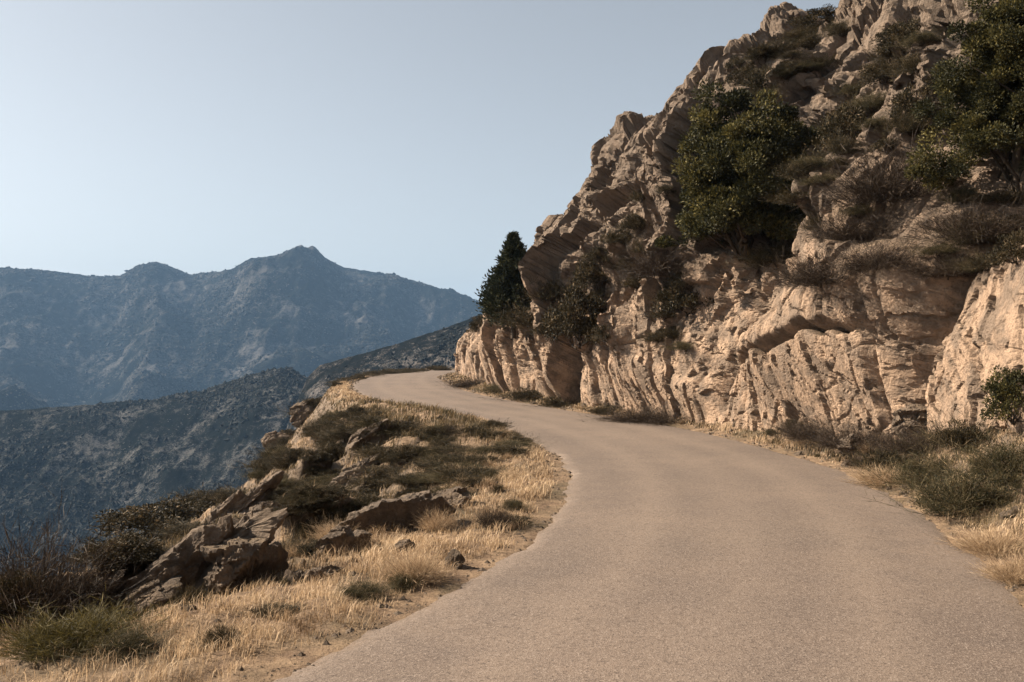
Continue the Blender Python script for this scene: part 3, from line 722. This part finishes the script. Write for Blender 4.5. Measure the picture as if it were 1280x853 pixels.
#put_rock(262, 672, (150, 70, 40), 5, 'thin tilted slab above the dark faced outcrop', (0, -R35, 15))
put_rock(170, 760, (130, 60, 34), 6, 'low tilted slab lowest on the left hillside', (0, -R35, 10))
put_rock(240, 705, (150, 60, 36), 24, 'narrow tilted slab between the dark faced outcrop and the skyline scrub', (0, -R35, 22))
#put_rock(205, 770, (150, 50, 26), 25, 'low rock slab in the grass below the long tilted slab', (0, -32, 18))
put_rock(330, 655, (70, 60, 40), 26, 'rough pale rock at the head of the dark faced outcrop', (0, -R35, 40))
put_rock(120, 745, (100, 40, 24), 27, 'small tilted slab beside the bare branched bush', (0, -R35, 18))
put_rock(300, 640, (120, 60, 40), 17, 'pale slab at the upper end of the rock slabs', (0, -R35, 10))
put_rock(478, 662, (140, 90, 60), 7, 'dark ledge rock half buried in the dry verge', (0, -12, 10), up=-.05, cut=(.3, -.88, -.36, .12))
put_rock(425, 690, (70, 60, 44), 8, 'blocky rock at the lower end of the dark ledge rock', (0, -25, 30), cut=(.4, -.9, -.1, .3))
put_rock(545, 632, (80, 60, 22), 9, 'flat rock between the heath and golden verge', (0, -12, 20))
put_rock(400, 722, (60, 40, 24), 10, 'small pale rock in the dry grass below the ledge rock', (0, -18, 0))
put_rock(500, 690, (40, 30, 18), 21, 'small rock on the golden verge right below the ledge rock', (0, -10, 40))
put_rock(385, 505, (46, 40, 34), 11, 'pale rock on the steep rim below the far bend', (0, -30, 0))
put_rock(352, 560, (40, 36, 44), 12, 'pale rock lower on the steep bank below the far bend', (0, -30, 0))
put_rock(440, 600, (90, 40, 26), 13, 'tilted pale ledge between the two heath slopes', (0, -38, 0))
put_rock(455, 545, (60, 30, 18), 14, 'small pale ledge below the verge of the far bend', (0, -34, 0))
put_rock(1068, 565, (50, 40, 28), 15, 'pale rock lying at the cliff foot right of the cut face', (0, 20, 0))
put_rock(1140, 540, (60, 50, 50), 16, 'pale block at the foot of the right rock rib', (0, 10, 40))
put_rock(1035, 550, (36, 30, 18), 18, 'small rock at the cliff foot under the smooth block', (0, 10, 0))

# fallen stones along the cliff foot and on the verges
STONES = []
for sd in (51, 52, 53):
    P, F = rock_mesh(sd, (1.0, .8, .6), (0, 0, 0), None, ICO4); STONES.append(mesh_np('fallen_stone', P, F, M_ROCK, False))
rng = np.random.default_rng(77); ok = np.where((GR > .1) & (GR < 2.0) & (gy > 6) & (gy < 80) & (GS < 0))
dist_ = np.hypot(gx[ok], gy[ok]); pick = rng.choice(len(ok[0]), 170, replace=False, p=(dist_ ** .3) / (dist_ ** .3).sum())
ok2 = np.where((GS > .15) & (GS < 5) & (gy > 8) & (gy < 40)); pick2 = rng.choice(len(ok2[0]), 60, replace=False)
for (o2, pk, lb, gr) in ((ok, pick, 'small broken stone lying at the foot of the cliff', 'stones fallen at the cliff foot'), (ok2, pick2, 'small broken stone lying in the dry grass left of the road', 'stones in the dry verge')):
    for j in pk:
        o = link('stone', STONES[rng.integers(3)], None, label=lb, category='stone', group=gr)
        o.location = GV[o2[0][j], o2[1][j]]; sc = .04 + .15 * rng.random() ** 3; o.scale = (sc, sc, sc); o.rotation_euler = rng.uniform(0, 6.28, 3)

# small weeds and tufts sprinkled over both verges
rng = np.random.default_rng(91)
okw = np.where((GS > .25) & (GS < 3.2) & (gy > 5) & (gy < 32)); okr = np.where((GR > .2) & (GR < 1.6) & (GS < 0) & (gy > 9) & (gy < 60))
for (o2, n_, lb, gr) in ((okw, 46, 'small dry weed growing in the straw coloured verge left of the road', 'weeds in the outer verge'), (okr, 40, 'small dry weed growing along the foot of the cliff', 'weeds at the cliff foot')):
    d_ = np.hypot(gx[o2], gy[o2]); w_ = np.abs(aa[1] - aa[0]) * d_ ** .6; pk = rng.choice(len(o2[0]), n_, replace=False, p=w_ / w_.sum())
    for j in pk:
        kd = rng.choice(['heath', 'twig', 'sage', 'tuft', 'tuft']); pr = KIND[kd][rng.integers(len(KIND[kd]))]; h_ = rng.uniform(.12, .34)
        plant(pr, 'weed', lb, 'weed', GV[o2[0][j], o2[1][j]] - np.array([0, 0, .02]), rng.uniform(0, 6.28), (h_ * rng.uniform(.7, 1.2),) * 2 + (h_,), gr)

# ---- grass and gravel
cell = GV[:-1, :-1].reshape(-1, 3); ex = GV[:-1, 1:].reshape(-1, 3) - cell; ey = GV[1:, :-1].reshape(-1, 3) - cell
area = np.linalg.norm(np.cross(ex, ey), axis=1); cs = GS[:-1, :-1].ravel(); cr_ = GR[:-1, :-1].ravel(); ct = GTL[:-1, :-1].ravel(); ctr = GTR[:-1, :-1].ravel()
cd = np.hypot(cell[:, 0], cell[:, 1]); vis = (cell[:, 1] > 2.5) & (np.abs(cell[:, 0]) < .78 * cell[:, 1] + 2)
def scatter(dens, cap, rng):
    w = dens * area * vis; tot = w.sum(); n = int(min(cap, tot)); i = rng.choice(len(w), n, p=w / tot)
    return cell[i] + ex[i] * rng.random(n)[:, None] + ey[i] * rng.random(n)[:, None], i
def grass(name, label, dens, cap, hgt, mat, seed, cat='grass', lean=.5):
    rng = np.random.default_rng(seed); P, i = scatter(dens, cap, rng); n = len(P); d = cd[i]
    hc = .6 + .9 * np.clip(fbm(P[:, 0] * 1.7, P[:, 1] * 1.7, 3.3, 2) + .4, 0, 1)
    h = hgt * hc * rng.uniform(.45, 1.2, n); w = np.maximum(.0035, .00062 * d) * rng.uniform(.8, 1.4, n)
    a = rng.uniform(0, 6.283, n); wind = np.array([[.25, -.12]])
    l2 = np.stack([np.cos(a), np.sin(a)], 1) * rng.uniform(.1, lean, n)[:, None] + wind
    d1 = unit(np.c_[l2 * .6, np.ones(n)]); d2 = unit(np.c_[l2 * 1.9, np.full(n, .75)])
    b = rng.uniform(0, 6.283, n); s = np.stack([np.cos(b), np.sin(b), 0 * b], 1) * w[:, None] * .5
    m1 = P + d1 * h[:, None] * .55; t = m1 + d2 * h[:, None] * .5
    P = P - np.array([0, 0, .015])
    V = np.stack([P - s, P + s, m1 + s * .8, m1 - s * .8, t], 1).reshape(-1, 3)
    k = np.arange(n)[:, None] * 5; F = np.concatenate([k + [[0, 1, 2]], k + [[0, 2, 3]], k + [[3, 2, 4]]])
    v = np.clip(.5 + .55 * fbm(P[:, 0] * .9, P[:, 1] * .9, 8.1, 3) + rng.normal(size=n) * .2, 0, 1)
    link(name, mesh_np(name, V, F, mat, True, {'var': np.repeat(v, 5)}), kind='stuff', label=label, category=cat)

cx_, cy_ = cell[:, 0], cell[:, 1]; lod = np.clip(9 / np.maximum(cd, 1), 0, 1) ** 1.15
clump = sstep(-.25, .35, fbm(cx_ * .8, cy_ * .8, 5.1, 3)); tuft = sstep(-.2, .3, fbm(cx_ * 3.2, cy_ * 3.2, 1.9, 2))
edge = sstep(.12, .5, cs + .25 * fbm(cx_ * 1.1, cy_ * 1.1, .9, 2))
wv_ = np.interp(ct, [0, 9, 14, 18, 23, 30, 45, 60], [1.8, 2.0, 2.5, 2.2, 1.2, .7, 1.2, 1.4])
gold = edge * (1 - sstep(wv_ * .8, wv_ * 1.35, cs + .9 * fbm(cx_ * .5, cy_ * .5, 2.7, 3))) * (.25 + .75 * tuft) * (.35 + .65 * clump)
grass('dry_grass', 'golden dry grass along the outer verge of the road', 3000 * gold * lod, 150000, .13, M_DRY, 1, lean=1.1)
slope = sstep(wv_ * .7, wv_ * 1.4, cs) * (cs < 22) * tuft * (.15 + .85 * clump)
grass('olive_grass', 'olive and brown grass on the hillside below the verge', 1200 * slope * lod, 90000, .20, M_OLIVE, 2)
sl2 = sstep(2, 3.5, cs) * (cs < 22) * tuft * (1 - clump) ** 2 * (1 - .3 * sstep(12, 18, ct))
grass('straw_grass', 'sparse straw coloured grass on the falling hillside', 700 * sl2 * lod, 40000, .16, M_DRY, 3)
kn = .35 * sstep(21, 25, ct) * (1 - sstep(36, 42, ct)) * sstep(.5, 1.0, cs) * (1 - sstep(4, 6, cs)) * (.3 + .7 * tuft)
grass('knoll_grass', 'tall brown grass on the knoll inside the bend', 1300 * kn * lod, 40000, .22, M_OLIVE, 4)
rg = sstep(.1, .4, cr_ + .2 * fbm(cx_ * 1.3, cy_ * 1.3, 4.4, 2)) * (1 - sstep(2.5, 3.6, cr_)) * (cs < 0) * (.2 + .8 * tuft)
grass('verge_grass', 'short brown grass along the foot of the cliff', 1300 * rg * lod * (.3 + .7 * clump), 60000, .15, M_OLIVE, 5)
grass('straw_verge', 'straw coloured grass along the inner edge of the road', 1100 * rg * lod * (1 - .6 * clump), 60000, .10, M_DRY, 6)

def gravel(name, label, dens, cap, seed):
    rng = np.random.default_rng(seed); P, i = scatter(dens, cap, rng); n = len(P)
    V0 = np.array([[1, 0, 0], [-1, 0, 0], [0, 1, 0], [0, -1, 0], [0, 0, 1], [0, 0, -.5]], float)
    F0 = np.array([[0, 2, 4], [2, 1, 4], [1, 3, 4], [3, 0, 4], [2, 0, 5], [1, 2, 5], [3, 1, 5], [0, 3, 5]])
    r = (.010 + .04 * rng.random(n) ** 5) * np.maximum(1, cd[i] / 14)
    V = P[:, None] + V0[None] * r[:, None, None] * rng.uniform(.6, 1.3, (n, 6, 1)) * np.array([1, 1, .7])
    th = rng.uniform(0, 6.28, n)[:, None]; q = V - P[:, None]
    V = P[:, None] + np.stack([q[..., 0] * np.cos(th) - q[..., 1] * np.sin(th), q[..., 0] * np.sin(th) + q[..., 1] * np.cos(th), q[..., 2]], -1)
    F = (np.arange(n)[:, None, None] * 6 + F0[None]).reshape(-1, 3)
    link(name, mesh_np(name, V.reshape(-1, 3), F, M_ROCK, False), kind='stuff', label=label, category='gravel')
eg = np.where(np.abs(cs) < np.abs(cr_), np.exp(-((cs - .05) / .3) ** 2), np.exp(-((cr_ - .05) / .35) ** 2)) + .12 * (cs > 1) * (cs < 12) + .25 * (cr_ > .3) * (cr_ < 3)
gravel('gravel', 'loose gravel and stone chips along the road edges', 170 * eg * lod * (.3 + tuft), 26000, 9)

def far_scatter(name, label, cat, hill, n, lo, hi, mat, seed, flat=.75, thr=None):
    """low clumps standing on a far hillside, too many to count"""
    rng = np.random.default_rng(seed); me = bpy.data.objects[hill].data
    co = np.empty(len(me.vertices) * 3, np.float32); me.vertices.foreach_get('co', co); co = co.reshape(-1, 3).astype(float)
    pl_ = np.empty(len(me.polygons) * 4, np.int32); me.polygons.foreach_get('vertices', pl_); pl_ = pl_.reshape(-1, 4)
    a, b, c = co[pl_[:, 0]], co[pl_[:, 1]], co[pl_[:, 3]]; ar_ = np.linalg.norm(np.cross(b - a, c - a), axis=1) / np.hypot(a[:, 0], a[:, 1]) ** 1.3
    ar_ = ar_ * (.03 + sstep(-.05, .35, fbm(a[:, 0] / hi * .05, a[:, 1] / hi * .05, seed * 1.7, 4)))
    i = rng.choice(len(ar_), n, p=ar_ / ar_.sum())
    P = a[i] + (b[i] - a[i]) * rng.random(n)[:, None] + (c[i] - a[i]) * rng.random(n)[:, None]
    V0 = np.array([[1, 0, 0], [-1, 0, 0], [0, 1, 0], [0, -1, 0], [0, 0, 1], [0, 0, -.5]], float)
    F0 = np.array([[0, 2, 4], [2, 1, 4], [1, 3, 4], [3, 0, 4], [2, 0, 5], [1, 2, 5], [3, 1, 5], [0, 3, 5]])
    r = lo + (hi - lo) * rng.random(n) ** 2.5
    V = P[:, None] + V0[None] * r[:, None, None] * .5 * rng.uniform(.5, 1.4, (n, 6, 1)) * np.array([1, 1, flat]) + rng.normal(size=(n, 6, 3)) * (.12 * r)[:, None, None]
    F = (np.arange(n)[:, None, None] * 6 + F0[None]).reshape(-1, 3)
    link(name, mesh_np(name, V.reshape(-1, 3), F, mat, False), kind='stuff', label=label, category=cat)
def plain(name, c):
    m, nt, b = new_mat(name); n = N(nt); n.l(n.ramp(n.noise(n.coord(), .15, 3), [(.35, tuple(q * .6 for q in c)), (.65, tuple(q * 1.4 for q in c))]), b.inputs['Base Color']); return m
MS, MR = plain('far_maquis', (.005, .0065, .0055)), plain('far_boulders', (.075, .072, .068))
far_scatter('scrub', 'dark maquis scrub covering the middle ridge', 'scrub', 'middle_ridge', 60000, 1.2, 6, MS, 1)
far_scatter('rocks', 'pale rocks scattered over the middle ridge', 'rocks', 'middle_ridge', 30000, .5, 2.2, MR, 2, .6)
far_scatter('mountain_scrub', 'dark scrub dotting the distant mountains', 'scrub', 'mountain_range', 60000, 4, 17, MS, 3, .6)
far_scatter('mountain_rocks', 'pale outcrops dotting the distant mountains', 'rocks', 'mountain_range', 34000, 2, 7, MR, 4, .6)
far_scatter('spur_scrub', 'dark scrub on the rocky spur', 'scrub', 'rocky_spur', 16000, .8, 4.5, MS, 5)
far_scatter('spur_rocks', 'pale rocks on the rocky spur', 'rocks', 'rocky_spur', 9000, .6, 3, MR, 6, .7)


# ------------------------------------------------------------------ air, sky, sun, camera
m = bpy.data.materials.new('haze'); m.use_nodes = True; nt = m.node_tree; nt.nodes.clear()
o_ = nt.nodes.new('ShaderNodeOutputMaterial'); v_ = nt.nodes.new('ShaderNodeVolumePrincipled')
v_.inputs['Color'].default_value = (.36, .62, 1.0, 1); v_.inputs['Density'].default_value = 0.76e-4; v_.inputs['Anisotropy'].default_value = 0.0
nt.links.new(v_.outputs[0], o_.inputs['Volume'])
x0, x1, y0, y1, z0, z1 = -6200, 6200, -3200, 9200, -440, 420
hv = [(x, y, z) for z in (z0, z1) for y in (y0, y1) for x in (x0, x1)]
link('haze', mesh_np('haze', hv, [(0, 2, 3, 1), (4, 5, 7, 6), (0, 1, 5, 4), (2, 6, 7, 3), (0, 4, 6, 2), (1, 3, 7, 5)], m, False), kind='stuff', label='blue haze over the distant mountains', category='haze')

W = bpy.data.worlds.new('World'); bpy.context.scene.world = W; W.use_nodes = True; nt = W.node_tree
sky = nt.nodes.new('ShaderNodeTexSky'); sky.sky_type = 'NISHITA'; sky.sun_disc = False
sky.sun_elevation = SUN_EL; sky.sun_rotation = SUN_AZ; sky.altitude = 600; sky.air_density = 1.0; sky.dust_density = 2.6; sky.ozone_density = 1.0
hs = nt.nodes.new('ShaderNodeHueSaturation'); hs.inputs['Hue'].default_value = .487; hs.inputs['Saturation'].default_value = .33; hs.inputs['Value'].default_value = .95
bg = nt.nodes['Background']; nt.links.new(sky.outputs[0], hs.inputs['Color']); nt.links.new(hs.outputs[0], bg.inputs[0]); bg.inputs[1].default_value = .05
sl = bpy.data.lights.new('sun', 'SUN'); sl.energy = 5.0; sl.angle = math.radians(.53); sl.color = (1, .86, .70)
so = bpy.data.objects.new('sun', sl); C.objects.link(so)
ts = Vector((math.sin(SUN_AZ) * math.cos(SUN_EL), math.cos(SUN_AZ) * math.cos(SUN_EL), math.sin(SUN_EL)))
so.rotation_euler = ts.to_track_quat('Z', 'Y').to_euler()

cam = bpy.data.cameras.new('camera'); co = bpy.data.objects.new('camera', cam); C.objects.link(co)
cam.sensor_width = 36; cam.lens = 36 * F_PX / 1280; cam.shift_y = (HOR - 426.5) / 1280; cam.clip_start = .1; cam.clip_end = 30000
co.location = (0, 0, CAM_H); co.rotation_euler = (math.radians(90), 0, 0)
S = bpy.context.scene; S.camera = co
S.view_settings.view_transform = 'Standard'; S.view_settings.look = 'None'; S.view_settings.exposure = 1.5; S.view_settings.gamma = 1.0
S.cycles.use_denoising = True; S.cycles.max_bounces = 6; S.cycles.diffuse_bounces = 1; S.cycles.transmission_bounces = 4; S.cycles.transparent_max_bounces = 8
